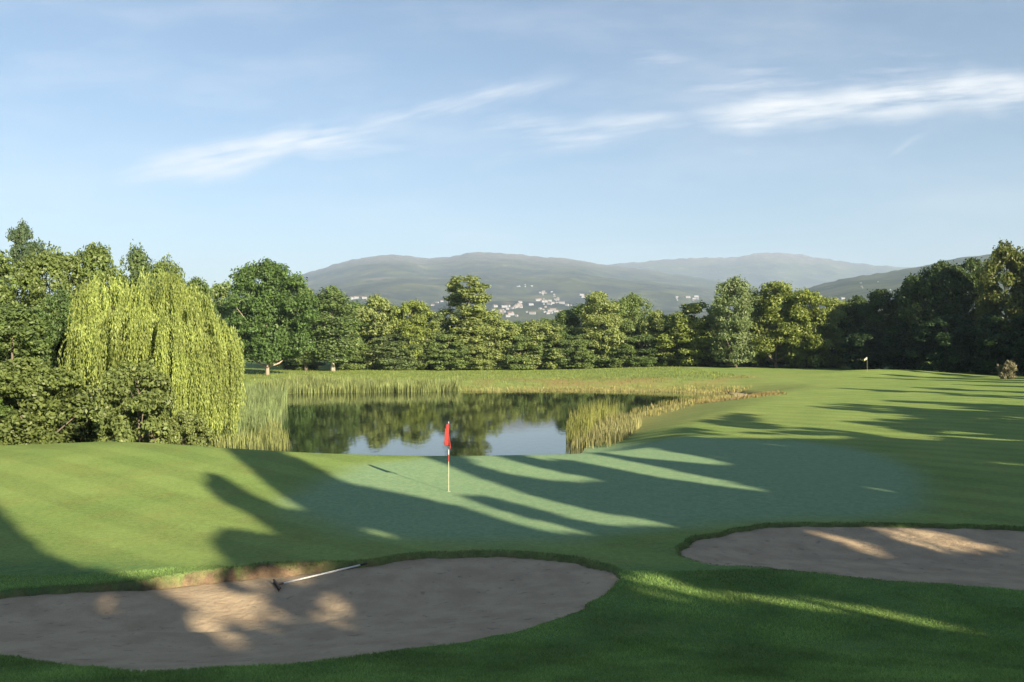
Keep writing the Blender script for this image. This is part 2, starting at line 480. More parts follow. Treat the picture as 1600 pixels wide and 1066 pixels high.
PROTO = {}
_used = set()
def proto(key):
    if key in PROTO: return PROTO[key]
    mk = {
        'round0': lambda: make_tree('broadleaf_tree', 13, 5.2, .13, 38400, 202, .25, 1),
        'round1': lambda: make_tree('broadleaf_tree', 13, 4.8, .05, 25200, 114, .25, 2, lean=.12),
        'round2': lambda: make_tree('broadleaf_tree', 13, 5.0, .06, 25200, 135, .25, 3),
        'bushy0': lambda: make_tree('broadleaf_tree', 11, 4.3, .02, 23400, 114, .25, 11, top=1.02),
        'bushy1': lambda: make_tree('broadleaf_tree', 11, 4.0, .02, 21600, 101, .25, 12, top=1.05, lean=-.1),
        'bushy2': lambda: make_tree('broadleaf_tree', 11, 4.2, .03, 21600, 121, .25, 13, top=1.10),
        'tall0': lambda: make_tree('broadleaf_tree', 15, 3.0, .12, 19800, 101, .25, 21, top=1.15, blob=(.28, .5)),
        'tall1': lambda: make_tree('broadleaf_tree', 15, 3.2, .08, 19800, 101, .25, 22, top=1.05, blob=(.25, .45)),
        'split': lambda: make_tree('broadleaf_tree', 18, 3.4, .08, 21600, 108, .25, 31, top=0.95, blob=(.2, .36), forks=[(-1.4, 0, .55), (1.6, .3, .6)]),
        'near0': lambda: make_tree('broadleaf_tree', 12, 4.5, .04, 30000, 175, .2, 41, top=1.20, blob=(.14, .3)),
        'near1': lambda: make_tree('broadleaf_tree', 12, 4.5, .04, 30000, 162, .2, 42, top=1.10, blob=(.15, .28), lean=.1),
        'near2': lambda: make_tree('broadleaf_tree', 12, 4.2, .06, 28000, 162, .2, 43, top=1.35, blob=(.12, .28)),
        'shrub0': lambda: make_tree('shrub', 4, 2.6, 0.0, 14000, 94, .14, 51, top=1.35, blob=(.12, .26), tr=.09),
        'shrub1': lambda: make_tree('shrub', 4, 2.4, 0.0, 16000, 94, .13, 52, top=0.95, blob=(.18, .32), tr=.09),
        'bush': lambda: make_tree('bush', 3, 2.2, 0.0, 3500, 35, .26, 61, top=0.95, blob=(.25, .4), tr=.07),
        'pine': lambda: make_tree('pine_tree', 13, 3.2, .3, 22000, 81, .16, 71, top=1.50, blob=(.14, .3)),
    }[key]
    PROTO[key] = mk()[0]
    return PROTO[key]
DIM = {'round0': (13, 5.2), 'round1': (13, 4.8), 'round2': (13, 5.0), 'bushy0': (11, 4.3), 'bushy1': (11, 4.0), 'bushy2': (11, 4.2), 'tall0': (15, 3.0),
       'tall1': (15, 3.2), 'split': (18, 3.4), 'near0': (12, 4.5), 'near1': (12, 4.5), 'near2': (12, 4.2), 'shrub0': (4, 2.6), 'shrub1': (4, 2.4), 'bush': (3, 2.2), 'pine': (13, 3.2)}

def place(key, px, Y, top_py, wpx, col, label, cat='tree', group=None, rz=None, bark=(.12, .10, .08), name=None):
    """stand a tree at distance Y, its top and width given by the photo"""
    X = (px-800)/F*Y
    z = float(surf_h(np.array([X]), np.array([Y]))[0])
    Ht = CAMZ+(533-top_py)/F*Y-z; W = wpx/F*Y
    h0, r0 = DIM[key]
    p = proto(key)
    if key in _used: r = copy_tree(p)
    else: r = p; _used.add(key)
    sxy = (W/2)/r0*(1.06 if group == G1 else .95); szz = Ht/h0*.985
    r.scale = (sxy, sxy, szz); r.location = (X, Y, z-.05)
    r.rotation_euler = (0, 0, rz if rz is not None else (px*1.7+Y) % 6.28)
    if name: r.name = name
    for k in [c for k in ('label', 'category', 'group') for c in [k] if c in r]: del r[k]
    tag(r, label, cat, group)
    for ch in r.children:
        if ch.name.startswith('crown'): ch.color = rgba(col)
        else: ch.color = rgba(bark)
    return r

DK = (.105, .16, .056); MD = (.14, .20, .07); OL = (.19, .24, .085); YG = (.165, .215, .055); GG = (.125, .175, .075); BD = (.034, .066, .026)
G1 = 'trees along the far side of the pond'
G2 = 'trees of the dark wood'
G3 = 'trees of the wood behind the willow'
WB = (.42, .38, .32)
place('round0', 418, 122, 405, 118, (.070, .125, .036), 'large dark round-headed tree with pale trunk, just right of the willow', group=G1, bark=(.30, .25, .20))
place('bushy1', 345, 138, 438, 80, MD, 'olive tree half hidden between the willow and the large round dark tree', group=G1)
place('tall1', 478, 140, 446, 56, MD, 'narrow green tree pressed against the right flank of the large round dark tree', group=G1)
place('tall0', 520, 138, 446, 74, DK, 'upright dark green tree with a thin pale trunk, second from the willow across the pond', group=G1, bark=WB)
place('bushy0', 585, 148, 462, 92, OL, 'broad light olive tree with a rounded top, below the left mountain peak', group=G1)
place('bushy2', 645, 146, 468, 74, YG, 'yellow-green tree directly left of the tall fork-topped tree', group=G1)
place('bushy1', 686, 150, 484, 52, GG, 'low grey-green tree touching the left side of the fork-topped tree', group=G1)
place('split', 730, 149, 426, 96, OL, 'tall slender tree with a forked square top standing above the row', group=G1)
place('bushy0', 778, 147, 498, 80, OL, 'low light green tree just right of the fork-topped tree, beneath the white town', group=G1)
place('bushy2', 838, 147, 500, 84, OL, 'low rounded light tree beneath the gap that shows the hillside town', group=G1)
place('tall1', 884, 153, 482, 56, DK, 'dark narrow tree at the right end of the gap that shows the town', group=G1)
place('round1', 935, 149, 452, 88, OL, 'bushy lit green tree right of the town, taller than its neighbours', group=G1)
place('round2', 988, 152, 458, 72, MD, 'green tree with a flat uneven top behind the right end of the pond', group=G1)
place('bushy0', 1030, 147, 486, 66, OL, 'short light tree in the dip below the right mountain', group=G1)
place('bushy1', 1085, 143, 470, 96, YG, 'golden green bushy tree at the right end of the sunlit row', group=G1)
place('tall0', 1122, 150, 470, 40, MD, 'thin tree squeezed behind the golden green bushy tree', group=G1)
place('round2', 1150, 138, 432, 92, (.135, .185, .085), 'tall grey-green dome-shaped tree right of the sunlit row', group=G1)
place('round1', 1212, 137, 436, 98, (.155, .20, .05), 'broad yellow-green tree next to the grey-green domed tree', group=G1)
place('bushy2', 1262, 135, 452, 78, (.16, .205, .05), 'yellow-green tree sloping down towards the dark wood', group=G1)
place('bushy0', 1305, 137, 466, 64, OL, 'last lit olive tree before the dark wood begins', group=G1)
# second line of trees, seen in the gaps of the first
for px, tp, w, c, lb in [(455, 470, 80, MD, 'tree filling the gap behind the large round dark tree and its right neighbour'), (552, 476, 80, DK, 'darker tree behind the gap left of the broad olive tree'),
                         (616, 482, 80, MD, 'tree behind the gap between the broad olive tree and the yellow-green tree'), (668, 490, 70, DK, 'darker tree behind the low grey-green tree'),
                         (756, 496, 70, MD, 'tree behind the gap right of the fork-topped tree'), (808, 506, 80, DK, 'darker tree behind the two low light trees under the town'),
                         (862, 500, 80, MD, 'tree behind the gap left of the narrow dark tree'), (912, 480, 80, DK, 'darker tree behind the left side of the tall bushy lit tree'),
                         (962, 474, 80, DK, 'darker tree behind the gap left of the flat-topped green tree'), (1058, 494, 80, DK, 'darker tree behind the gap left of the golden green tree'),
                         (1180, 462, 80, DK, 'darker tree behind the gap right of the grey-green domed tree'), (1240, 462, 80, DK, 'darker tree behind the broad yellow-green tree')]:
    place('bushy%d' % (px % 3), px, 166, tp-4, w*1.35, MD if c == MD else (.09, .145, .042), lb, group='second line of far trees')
# lower growth filling the row's foot
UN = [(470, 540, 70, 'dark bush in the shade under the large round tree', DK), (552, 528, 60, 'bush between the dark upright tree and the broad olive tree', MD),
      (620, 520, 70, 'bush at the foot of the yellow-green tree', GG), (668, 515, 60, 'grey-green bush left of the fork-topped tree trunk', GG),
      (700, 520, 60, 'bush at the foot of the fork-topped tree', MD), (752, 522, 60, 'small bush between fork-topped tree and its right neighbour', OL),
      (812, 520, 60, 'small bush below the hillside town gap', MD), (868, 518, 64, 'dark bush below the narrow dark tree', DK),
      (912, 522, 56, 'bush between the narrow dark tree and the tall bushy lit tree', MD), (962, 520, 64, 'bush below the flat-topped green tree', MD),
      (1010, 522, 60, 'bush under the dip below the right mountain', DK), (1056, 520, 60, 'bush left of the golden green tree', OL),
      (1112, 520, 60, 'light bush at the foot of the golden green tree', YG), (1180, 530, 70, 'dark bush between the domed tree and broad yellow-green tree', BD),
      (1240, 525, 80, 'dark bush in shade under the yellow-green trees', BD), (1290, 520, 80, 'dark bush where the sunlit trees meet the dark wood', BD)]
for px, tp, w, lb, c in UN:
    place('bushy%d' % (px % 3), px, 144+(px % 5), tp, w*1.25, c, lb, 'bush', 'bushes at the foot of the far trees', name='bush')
# dark wood on the right
RW = [(1338, 138, 462, 74, 'first tree of the dark wood, next to the last olive tree'), (1378, 130, 448, 92, 'low dark tree near the left end of the dark wood'),
      (1425, 127, 430, 96, 'dark tree where the near ridge meets the wood'), (1470, 120, 408, 104, 'rounded dark tree halfway up the rising edge of the wood'),
      (1520, 123, 398, 92, 'dark tree just left of the highest tree of the wood'), (1570, 112, 376, 112, 'highest tree of the dark wood with sunlit olive top'),
      (1630, 110, 384, 120, 'tall tree cut by the right edge of the picture')]
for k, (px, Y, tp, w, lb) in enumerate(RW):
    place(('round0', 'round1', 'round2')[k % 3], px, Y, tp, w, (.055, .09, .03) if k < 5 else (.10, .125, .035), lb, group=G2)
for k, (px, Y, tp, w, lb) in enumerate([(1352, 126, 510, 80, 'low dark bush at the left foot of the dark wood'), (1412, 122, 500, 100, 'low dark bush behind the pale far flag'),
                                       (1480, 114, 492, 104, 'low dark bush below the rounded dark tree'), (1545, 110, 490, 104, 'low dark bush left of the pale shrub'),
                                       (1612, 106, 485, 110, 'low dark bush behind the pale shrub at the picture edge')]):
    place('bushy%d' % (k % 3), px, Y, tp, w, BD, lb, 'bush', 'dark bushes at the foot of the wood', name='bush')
place('bush', 1576, 98, 565, 28, (.17, .165, .11), 'small pale grey shrub alone on the fairway before the dark wood', 'shrub', name='shrub')

# wood on the left
LW = [('pine', 36, 62, 343, 74, (.065, .105, .055), 'dark blue-green tree poking highest above the left wood', (.2, .15, .1)),
      ('near0', -20, 54, 385, 190, (.115, .165, .05), 'tree cut by the left edge of the picture', None),
      ('near1', 75, 56, 382, 150, (.115, .16, .052), 'broad lit tree below the highest dark tree top', None),
      ('near2', 150, 58, 374, 130, (.115, .165, .05), 'tall tree behind the left shoulder of the willow', None),
      ('near0', 212, 60, 382, 110, (.085, .13, .05), 'tree showing its darker top above the crown of the willow', None),
      ('near1', 262, 62, 400, 100, (.115, .165, .05), 'tree sloping down to the right behind the willow top', None),
      ('near2', 308, 64, 428, 84, (.095, .145, .045), 'low tree at the right end of the left wood, beside the willow', None),
      ('near2', 20, 46, 470, 190, (.10, .15, .05), 'wide mid-green tree in the lower left of the wood', None),
      ('near0', 100, 48, 450, 120, (.075, .125, .042), 'dark tree pressed against the left side of the willow', None)]
for key, px, Y, tp, w, c, lb, bk in LW:
    place(key, px, Y, tp, w, c, lb, group=G3)
for key, px, Y, tp, w, c, lb in [('shrub0', 215, 36.5, 562, 165, (.125, .165, .055), 'loose olive shrub in front of the willow'),
                                 ('shrub1', 35, 37.5, 560, 190, (.115, .155, .05), 'wide shrub at the lower left corner of the wood, by the lawn'),
                                 ('shrub1', 120, 40, 590, 120, (.05, .078, .028), 'dark shrub between the lawn shrubs left of the willow'),
                                 ('shrub0', 290, 37, 640, 90, (.14, .18, .06), 'small light shrub at the foot of the willow'),
                                 ('shrub0', -60, 35.5, 600, 150, (.09, .145, .04), 'shrub at the picture edge beside the left lawn')]:
    place(key, px, Y, tp, w, c, lb, 'shrub', 'shrubs along the left lawn', name='shrub')

# weeping willow
def willow():
    rng = rs(7)
    Y0 = 42.5; X0 = (243-800)/F*Y0; z0 = .45
    root = empty('weeping_willow', (X0, Y0, z0)); root.scale = (.80, .82, 1.08)
    tag(root, 'big weeping willow with yellow-green hanging curtains at the edge of the pond', 'tree')
    lobes = [(-3.3, -.3, 8.8, 1.5), (-1.6, .3, 8.7, 1.9), (.3, -.2, 9.1, 2.1), (1.8, .4, 8.5, 1.8), (3.2, -.2, 7.0, 1.7), (-.8, -2.2, 7.4, 2.0), (1.6, -2.4, 7.1, 2.0),
             (0, 2.4, 8.4, 2.2), (-3.0, -1.8, 7.0, 1.6), (3.6, 1.2, 6.6, 1.4), (2.9, -2.0, 5.9, 1.5), (-4.0, 1.0, 7.4, 1.2), (3.9, -.6, 5.9, 1.0)]
    V = []; SV = []
    for (lx, ly, lz, lr) in lobes:
        nc = int(21*lr)
        for _ in range(nc):
            an = rng.uniform(0, 6.28); q = rng.uniform(0.1, 1)**.5
            cx = lx+lr*q*math.cos(an); cy = ly+lr*q*math.sin(an)
            ct = lz-z0-lr*.75*q**2.6+rng.uniform(-.15, .15)
            R = math.hypot(cx, cy)
            right = max(0, min(1, (cx-.5)/3)); bot = (1-right)*rng.uniform(.9, 4.5)+right*rng.uniform(.05, 1.1)
            if R < 2: bot = rng.uniform(2.5, 5)
            for s in range(rng.randint(7, 16)):
                sx = cx+rng.normal()*.13; sy = cy+rng.normal()*.13; st = ct-rng.uniform(0, .6); sb = bot+rng.uniform(0, 1.6)
                L = st-sb
                if L < .6: continue
                k = int(L/.085); t = np.linspace(0, 1, k)
                ox = math.cos(an); oy = math.sin(an)
                px = sx+ox*.35*(np.sqrt(np.clip(t*3, 0, 1)))+.05*np.sin(t*7+s)+rng.normal(size=k)*.022
                py = sy+oy*.35*(np.sqrt(np.clip(t*3, 0, 1)))+.05*np.cos(t*6+s)+rng.normal(size=k)*.035
                pz = st-L*t+rng.normal(size=k)*.03
                SV.append(np.stack([px, py, pz], 1))
    C = np.concatenate(SV); n = len(C)
    an = rng.uniform(0, 6.28, n)
    side = np.stack([np.cos(an), np.sin(an), np.zeros(n)], 1)
    dn = np.stack([rng.normal(size=n)*.28, rng.normal(size=n)*.28, -np.ones(n)], 1); dn /= np.linalg.norm(dn, axis=1)[:, None]
    L = rng.uniform(.12, .24, n)[:, None]; W = rng.uniform(.022, .042, n)[:, None]
    Vv = np.stack([C, C+dn*L*.45+side*W, C+dn*L, C+dn*L*.5-side*W], 1).reshape(-1, 3)
    c = link('crown', fast_mesh('crown', Vv, np.arange(n*4).reshape(n, 4)), WILLOW, root); c.color = (.225, .285, .085, 1)
    m = MB(); m.tube([(0, 0, -.3), (.1, 0, 1.2), (.0, .1, 2.6), (.1, .1, 3.8)], [.55, .42, .36, .30], 10)
    for (lx, ly, lz, lr) in lobes:
        e = np.array([lx*.85, ly*.85, lz-z0-lr*.75-.5]); s = np.array([.05, .05, rng.uniform(2.2, 3.6)])
        m.tube([s, s*.6+e*.4+np.array([0, 0, .4]), e*.85+s*.15+np.array([0, 0, .15]), e], [.2, .13, .07, .02], 6)
    t = m.build('trunk', BARK, root, smooth=True); t.color = (.14, .11, .08, 1)
willow()

# ------------------------------------------------------------------ trees outside the frame whose shadows fall into it
def inpoly(x, y, P):
    Q = np.array(P); x0, y0 = Q.min(0); x1, y1 = Q.max(0)
    k = (x > x0) & (x < x1) & (y > y0) & (y < y1)
    r = np.zeros(x.shape, bool)
    if k.any(): r[k] = sd_poly(x[k], y[k], P) < 0
    return r
LIT = [
    [(-600, 300), (1010, 300), (1010, 660), (940, 690), (850, 698), (760, 708), (680, 712), (560, 709), (400, 697), (345, 692), (-600, 692)],
    [(1000, 300), (1170, 300), (1170, 640), (1080, 662), (1040, 676), (1000, 686)],
    [(-600, 680), (345, 690), (352, 699), (395, 735), (440, 772), (484, 798), (455, 797), (400, 777), (350, 746), (324, 737), (322, 758), (350, 785), (400, 808), (444, 840), (400, 833),
     (352, 826), (334, 838), (348, 866), (385, 886), (300, 897), (215, 910), (180, 896), (120, 886), (70, 866), (30, 832), (4, 802), (-40, 745), (-600, 700)],
    [(548, 824), (590, 827), (640, 843), (600, 843)],
    [(345, 685), (430, 703), (480, 724), (540, 756), (600, 767), (660, 779), (740, 799), (800, 820), (870, 835), (950, 839), (900, 826), (830, 808), (760, 790), (722, 774), (765, 777), (830, 795), (900, 815),
     (980, 826), (1070, 824), (1000, 811), (930, 797), (870, 784), (800, 762), (740, 742), (690, 722), (662, 714), (640, 690), (500, 690)],
    [(715, 711), (765, 709), (820, 724), (880, 738), (940, 749), (925, 755), (860, 751), (800, 743), (750, 729)],
    [(815, 705), (862, 701), (940, 711), (1040, 731), (1130, 749), (1230, 769), (1200, 771), (1100, 757), (1000, 741), (900, 721), (840, 713)],
    [(795, 707), (830, 709), (875, 720), (850, 721)],
    [(905, 696), (955, 688), (1020, 699), (1080, 711), (1145, 723), (1130, 728), (1050, 721), (980, 714), (920, 705)],
    [(1040, 682), (1160, 678), (1330, 681), (1330, 686), (1160, 685)],
    [(1180, 649), (1260, 651), (1340, 661), (1470, 683), (1482, 690), (1400, 685), (1320, 673), (1240, 663), (1180, 659)],
    [(1295, 816), (1350, 828), (1400, 848), (1460, 857), (1545, 860), (1520, 873), (1440, 874), (1370, 860), (1320, 842)],
    [(1208, 822), (1240, 833), (1270, 852), (1242, 854), (1218, 840)],
    [(1272, 843), (1320, 855), (1395, 880), (1365, 889), (1300, 870)],
    [(1480, 896), (1510, 899), (1510, 906), (1485, 904)],
]
LITN = [  # dappled: only partly lit
    [(225, 908), (300, 898), (430, 884), (535, 876), (500, 900), (440, 928), (400, 934), (345, 918), (335, 940), (352, 985), (385, 1025), (350, 1034), (300, 990), (268, 955), (240, 935)],
    [(485, 925), (530, 938), (568, 985), (548, 1008), (490, 1010), (465, 985)],
    [(330, 930), (420, 935), (470, 975), (430, 1000), (390, 1010), (350, 985)],
    [(130, 918), (175, 915), (170, 960), (140, 965)],
    [(965, 930), (1060, 923), (1200, 926), (1330, 938), (1430, 958), (1540, 984), (1510, 995), (1400, 978), (1300, 958), (1200, 947), (1080, 944), (985, 944)],
    [(1150, 985), (1220, 993), (1300, 1015), (1440, 1050), (1420, 1062), (1280, 1030), (1180, 1005)],
    [(1060, 865), (1300, 890), (1420, 905), (1100, 885)],
    [(1120, 826), (1430, 819), (1450, 850), (1300, 846), (1150, 838)],
    [(935, 915), (1010, 885), (1090, 900), (1060, 925), (960, 935)],
]
def lit_test(P3):
    """True where the sun ray through P3 should reach the ground"""
    x = P3[:, 0]; y = P3[:, 1]; z = P3[:, 2]
    zg = np.full(len(x), 1.3)
    for _ in range(7):
        t = (z-zg)/SUN[2]
        gx = x-SUN[0]*t; gy = y-SUN[1]*t
        zg = zg*.4+.6*surf_h(gx, gy)
    t = (z-zg)/SUN[2]; gx = x-SUN[0]*t; gy = y-SUN[1]*t
    vis = gy > 6
    gyy = np.where(vis, gy, 1e3)
    px = 800+F*gx/gyy; py = 533+F*(CAMZ-zg)/gyy
    lit = np.zeros(len(x), bool)
    for P in LIT: lit |= inpoly(px, py, P)
    nz = fbm(gx/.33, gy/.6, 55, 3)
    for k, P in enumerate(LITN): lit |= inpoly(px, py, P) & (nz > (-.34, -.36, -.2, -.1, -.7, -.1, -.1, -.1, -.45)[k])
    return lit & vis

def shade_tree(u, s, top_z, R, seed, n=4200, leaf=.46, cbz=1.2, prune=True):
    X = .795*u-.607*(s)*1.0; Y = .607*u+.795*s
    # u axis = (.795,.607); s axis = (-.607,.795)
    z = float(surf_h(np.array([X]), np.array([Y]))[0])
    H = top_z-z
    rng = rs(seed)
    C, Nn, cen = crown_points(rng, H, R, cbz/H, n, int(55+R*6), top=1.0, blob=(.28, .45))
    root = empty('broadleaf_tree', (X, Y, z-.05))
    tag(root, 'tall leafy tree outside the picture casting its long shadow over the turf', 'tree', 'trees whose shadows fall across the green')
    V, Fc = kites(C, Nn, leaf, rng, 1.2)
    if prune:
        W = V+np.array([X, Y, z-.05])
        bad = (lit_test(W).reshape(-1, 4).sum(1) > 1) | lit_test(C+np.array([X, Y, z-.05]))
        V = V.reshape(-1, 4, 3)[~bad].reshape(-1, 3); Fc = np.arange(len(V)).reshape(-1, 4)
    if len(Fc) == 0: return
    c = link('crown', fast_mesh('crown', V, Fc), LEAF, root); c.color = rgba(MD)
    zs = np.linspace(H*.25, H*.6, 12); tl = lit_test(np.stack([zs*0+X, zs*0+Y, z+zs], 1))
    ht = zs[int(np.argmax(tl))]-.3 if tl.any() else H*.6
    m = MB(); m.tube([(0, 0, -.3), (.05, 0, ht*.5), (0, .05, ht)], [.26, .2, .1], 7)
    lt = lit_test(np.array([[X+c[0], Y+c[1], z+c[2]] for c in cen])) | lit_test(np.array([[X+c[0]*.5, Y+c[1]*.5, z+c[2]*.75] for c in cen]))
    for x, y, zz, br in [c for c, l in zip(cen, lt) if not l][:8]:
        z1 = min(zz*.6, ht*.9)
        m.tube([(0, 0, z1), (x*.5, y*.5, (z1+zz)*.5), (x, y, zz)], [.08, .05, .02], 4)
    t = m.build('trunk', BARK, root, smooth=True); t.color = (.12, .1, .08, 1)

rng = rs(99)
k = 0
u = 1.0
while u < 62:
    stip = 30 if u < 5 else (37 if u < 12 else (38 if u < 22 else (27 if u < 28 else (25 if rng.rand() < .6 else rng.uniform(30, 46)))))
    for s0 in (-15.5, -21.5):
        uu = u+(0 if s0 > -18 else 1.4)+rng.uniform(-.3, .3)
        ss = s0+rng.uniform(-1, 1)
        shade_tree(uu, ss, 1.3+(stip-ss)*.364, 2.6 if u < 26 else (2.3 if stip < 28 else 1.5), 500+k, n=(13000 if s0 > -18 else 11000)*(2 if u < 10 else 1), leaf=.32 if u < 10 else .46); k += 1
    u += 2.7 if u < 26 else 3.4
for j in range(26):     # more of the unseen wood further back, added to block sky light
    u = -16+j*4.2
    shade_tree(u, -32+rng.uniform(-3, 3), rng.uniform(17.5, 19.5), 3.4, 900+j, n=4500, leaf=.8)
u = 62.0
while u < 160:
    s0 = np.interp(u, [62, 90, 130, 160], [-14, 2, 28, 38])+rng.uniform(-2, 2)
    X = .795*u-.607*s0; Y = .607*u+.795*s0
    shade_tree(u, s0, rng.uniform(13, 20) if u < 112 else rng.uniform(21, 25), rng.uniform(1.6, 2.5) if u < 112 else 3.6, 700+k, n=4200 if u < 112 else 6000, leaf=.55, prune=u < 90); k += 1
    u += rng.uniform(6, 11) if u < 112 else 3.6

# ------------------------------------------------------------------ mountains
def hills_material(name, top_rock=(.17, .15, .14), zr=(420, 640), base=(.034, .046, .045)):
    m, nt, out = newmat(name); N = NT(nt)
    tc = N.n('TexCoord'); P = tc.outputs['Object']; geo = N.n('NewGeometry')
    sx = N.n('SeparateXYZ', i_0=P)
    n1 = N.noise(P, .004, 5, .6); n2 = N.noise(P, .02, 4, .6)
    c = N.mix(N.ramp(n1, .4, .62), rgba(base), (.075, .09, .05, 1))
    c = N.mix(N.ramp(N.noise(P, .009, 3, .5), .52, .66, 0, .7), c, (.022, .036, .030, 1))
    c = N.mix(N.ramp(n2, .56, .68, 0, .6), c, (.13, .125, .085, 1))
    c = N.mix(N.math('MULTIPLY', N.ramp(sx.outputs[2], zr[0], zr[1]), N.ramp(n2, .38, .6, .25, .95)), c, rgba(top_rock))
    c = N.mix(N.math('MULTIPLY', N.ramp(n1, .62, .7), .6), c, (.20, .18, .15, 1))
    pb = N.n('BsdfPrincipled'); N.set(pb.inputs['Base Color'], c); pb.inputs['Roughness'].default_value = .95; pb.inputs['Specular IOR Level'].default_value = .05
    nt.links.new(pb.outputs[0], out.inputs[0]); return m

class Hill:
    """slope that rises from Y0 to a ridge at Y1 and falls behind it"""
    def __init__(s, ridge, Y0, Y1, amp, seed, p=1.25):
        s.r = ridge; s.Y0 = Y0; s.Y1 = Y1; s.amp = amp; s.seed = seed; s.p = p
    def z(s, px, Y):
        R = np.interp(px, [a for a, b in s.r], [533-b for a, b in s.r])
        t = np.clip((Y-s.Y0)/(s.Y1-s.Y0), 0, 1)
        R = R+(1.0*vnoise(px/9., px*0, s.seed+5)+.6*vnoise(px/3.3, px*0, s.seed+6))*t**14
        zt = CAMZ+R/F*s.Y1
        X = (px-800)/F*Y
        up = t**s.p*zt
        # ridged gullies
        g = (1-np.abs(fbm(X/700., Y/900., s.seed, 4)))
        up = up+s.amp*(g-.75)*np.sin(math.pi*np.clip(t, 0, 1))*1.6
        dn = np.where(Y > s.Y1, -(Y-s.Y1)*.22, 0)
        return up+dn-6*(1-t)
    def build(s, name, mat, px0, px1, npx=420, nr=130):
        a = np.linspace(px0, px1, npx); b = np.concatenate([np.linspace(s.Y0, s.Y1, nr), np.linspace(s.Y1*1.02, s.Y1*1.25, 8)])
        A, B = np.meshgrid(a, b); Zz = s.z(A, B); X = (A-800)/F*B
        ix = np.arange(A.size).reshape(A.shape)
        fc = np.stack([ix[:-1, :-1], ix[:-1, 1:], ix[1:, 1:], ix[1:, :-1]], -1).reshape(-1, 4)
        return tag(link(name, fast_mesh(name, np.stack([X, B, Zz], -1).reshape(-1, 3), fc, True), mat), kind='structure')
HA = Hill([(-900, 520), (150, 470), (440, 441), (470, 429), (520, 414), (560, 404), (600, 398), (640, 399), (665, 404), (700, 402), (740, 394), (800, 397), (870, 403), (940, 413), (1000, 420), (1080, 432), (1200, 450), (1400, 480), (2500, 520)], 1100, 6000, 60, 21)
HB = Hill([(-900, 500), (600, 440), (900, 420), (960, 412), (1000, 410), (1060, 404), (1150, 402), (1190, 395), (1225, 395), (1270, 401), (1330, 411), (1400, 417), (1600, 430), (2500, 480)], 5200, 8000, 60, 33, 1.0)
HC = Hill([(-900, 540), (1100, 520), (1200, 480), (1270, 447), (1330, 433), (1380, 426), (1430, 418), (1500, 402), (1600, 392), (2000, 360), (2500, 400)], 700, 2600, 22, 45, 1.15)
HM1 = hills_material('mountain_slope'); HM2 = hills_material('rocky_mountain', (.20, .165, .165), (680, 930), (.040, .052, .050)); HM3 = hills_material('wooded_ridge', (.07, .09, .04), (900, 1200), (.03, .05, .02))
HA.build('mountain', HM1, -300, 1900); HB.build('mountain', HM2, -100, 1700); HC.build('hill', HM3, 1080, 2500, 260, 90)

# town on the slope
HW = plain('white_render', (.25, .28, .32), .8, .06, .2); HR = plain('roof_tile', (.22, .16, .13), .85, .15, .3)
PANE = plain('dark_window', (.05, .06, .07), .3, .1, 1)
def make_house(w, d, h):
    root = empty('house', (0, 0, 0))
    m = MB(); m.box(-w/2, -d/2, -6, w/2, d/2, h)
    m.add([(-w/2, -d/2, h), (-w/2, d/2, h), (-w/2, 0, h+d*.26)], [(0, 1, 2)]); m.add([(w/2, -d/2, h), (w/2, d/2, h), (w/2, 0, h+d*.26)], [(0, 2, 1)])
    m.build('wall', HW, root)
    r = MB(); e = .5; hh = h+d*.26
    for sg in (-1, 1):
        y = sg*(d/2+e); zz = h-e*.52
        r.add([(-w/2-e, y, zz), (w/2+e, y, zz), (w/2+e, 0, hh+.05), (-w/2-e, 0, hh+.05), (-w/2-e, y, zz+.3), (w/2+e, y, zz+.3), (w/2+e, 0, hh+.4), (-w/2-e, 0, hh+.4)],
              [(0, 1, 2, 3), (4, 5, 6, 7), (0, 1, 5, 4), (1, 2, 6, 5), (2, 3, 7, 6), (3, 0, 4, 7)])
    r.build('roof', HR, root)
    for k in range(int(w//5)):
        x = -w/2+2.5+k*5
        for fz in np.arange(1.2, h-1.4, 3):
            q = MB(); q.box(x-.7, -d/2-.06, fz, x+.7, -d/2+.05, fz+1.4); q.build('window', PANE, root)
    return root
houses = [make_house(14, 10, 6), make_house(22, 12, 7), make_house(11, 9, 5), make_house(30, 14, 8)]
used = [False]*4
def put_house(px, py, label, group, hill=HA, k=None):
    Ys = np.linspace(hill.Y0, hill.Y1, 900); zz = hill.z(np.full(900, float(px)), Ys)
    pr = 533-(zz-CAMZ)*F/Ys
    j = np.argmax(pr <= py)
    if j == 0: return
    k = rng.randint(4) if k is None else k
    if used[k]: o = copy_tree(houses[k])
    else: o = houses[k]; used[k] = True
    o.location = ((px-800)/F*Ys[j], Ys[j], zz[j]); o.scale = (rng.uniform(.4, .65)*(1.0 if hill is HA else .6),)*3; o.rotation_euler = (0, 0, rng.uniform(-.8, .9))
    for key in ('label', 'group'):
        if key in o: del o[key]
    tag(o, label, 'house', group)
GT = 'white houses of the town on the mountain slope'
LT = 'small white house in the town on the mountain slope, seen right of the fork-topped tree'
for _ in range(56):
    t = rng.rand(); px = 762+t*128+rng.normal()*8; py = 494-(t*14)+rng.uniform(-14, 7)
    put_house(px, py, LT, GT)
for _ in range(16):
    put_house(rng.uniform(836, 878), rng.uniform(456, 471), 'small white house in the upper cluster of the hillside town', 'white houses in the upper cluster of the town')
for _ in range(5):
    put_house(rng.uniform(805, 838), rng.uniform(445, 449), 'small white house beside the pale clearing high above the town', 'houses high above the town')
for px, py in [(551, 468), (556, 467), (569, 467)]:
    put_house(px, py, 'bright white house just above the broad olive tree', 'white houses above the olive tree', k=3)
for px, py in [(683, 474), (690, 472), (676, 478)]:
    put_house(px, py, 'white house just left of the fork-topped tree', 'white houses left of the fork-topped tree', k=1)
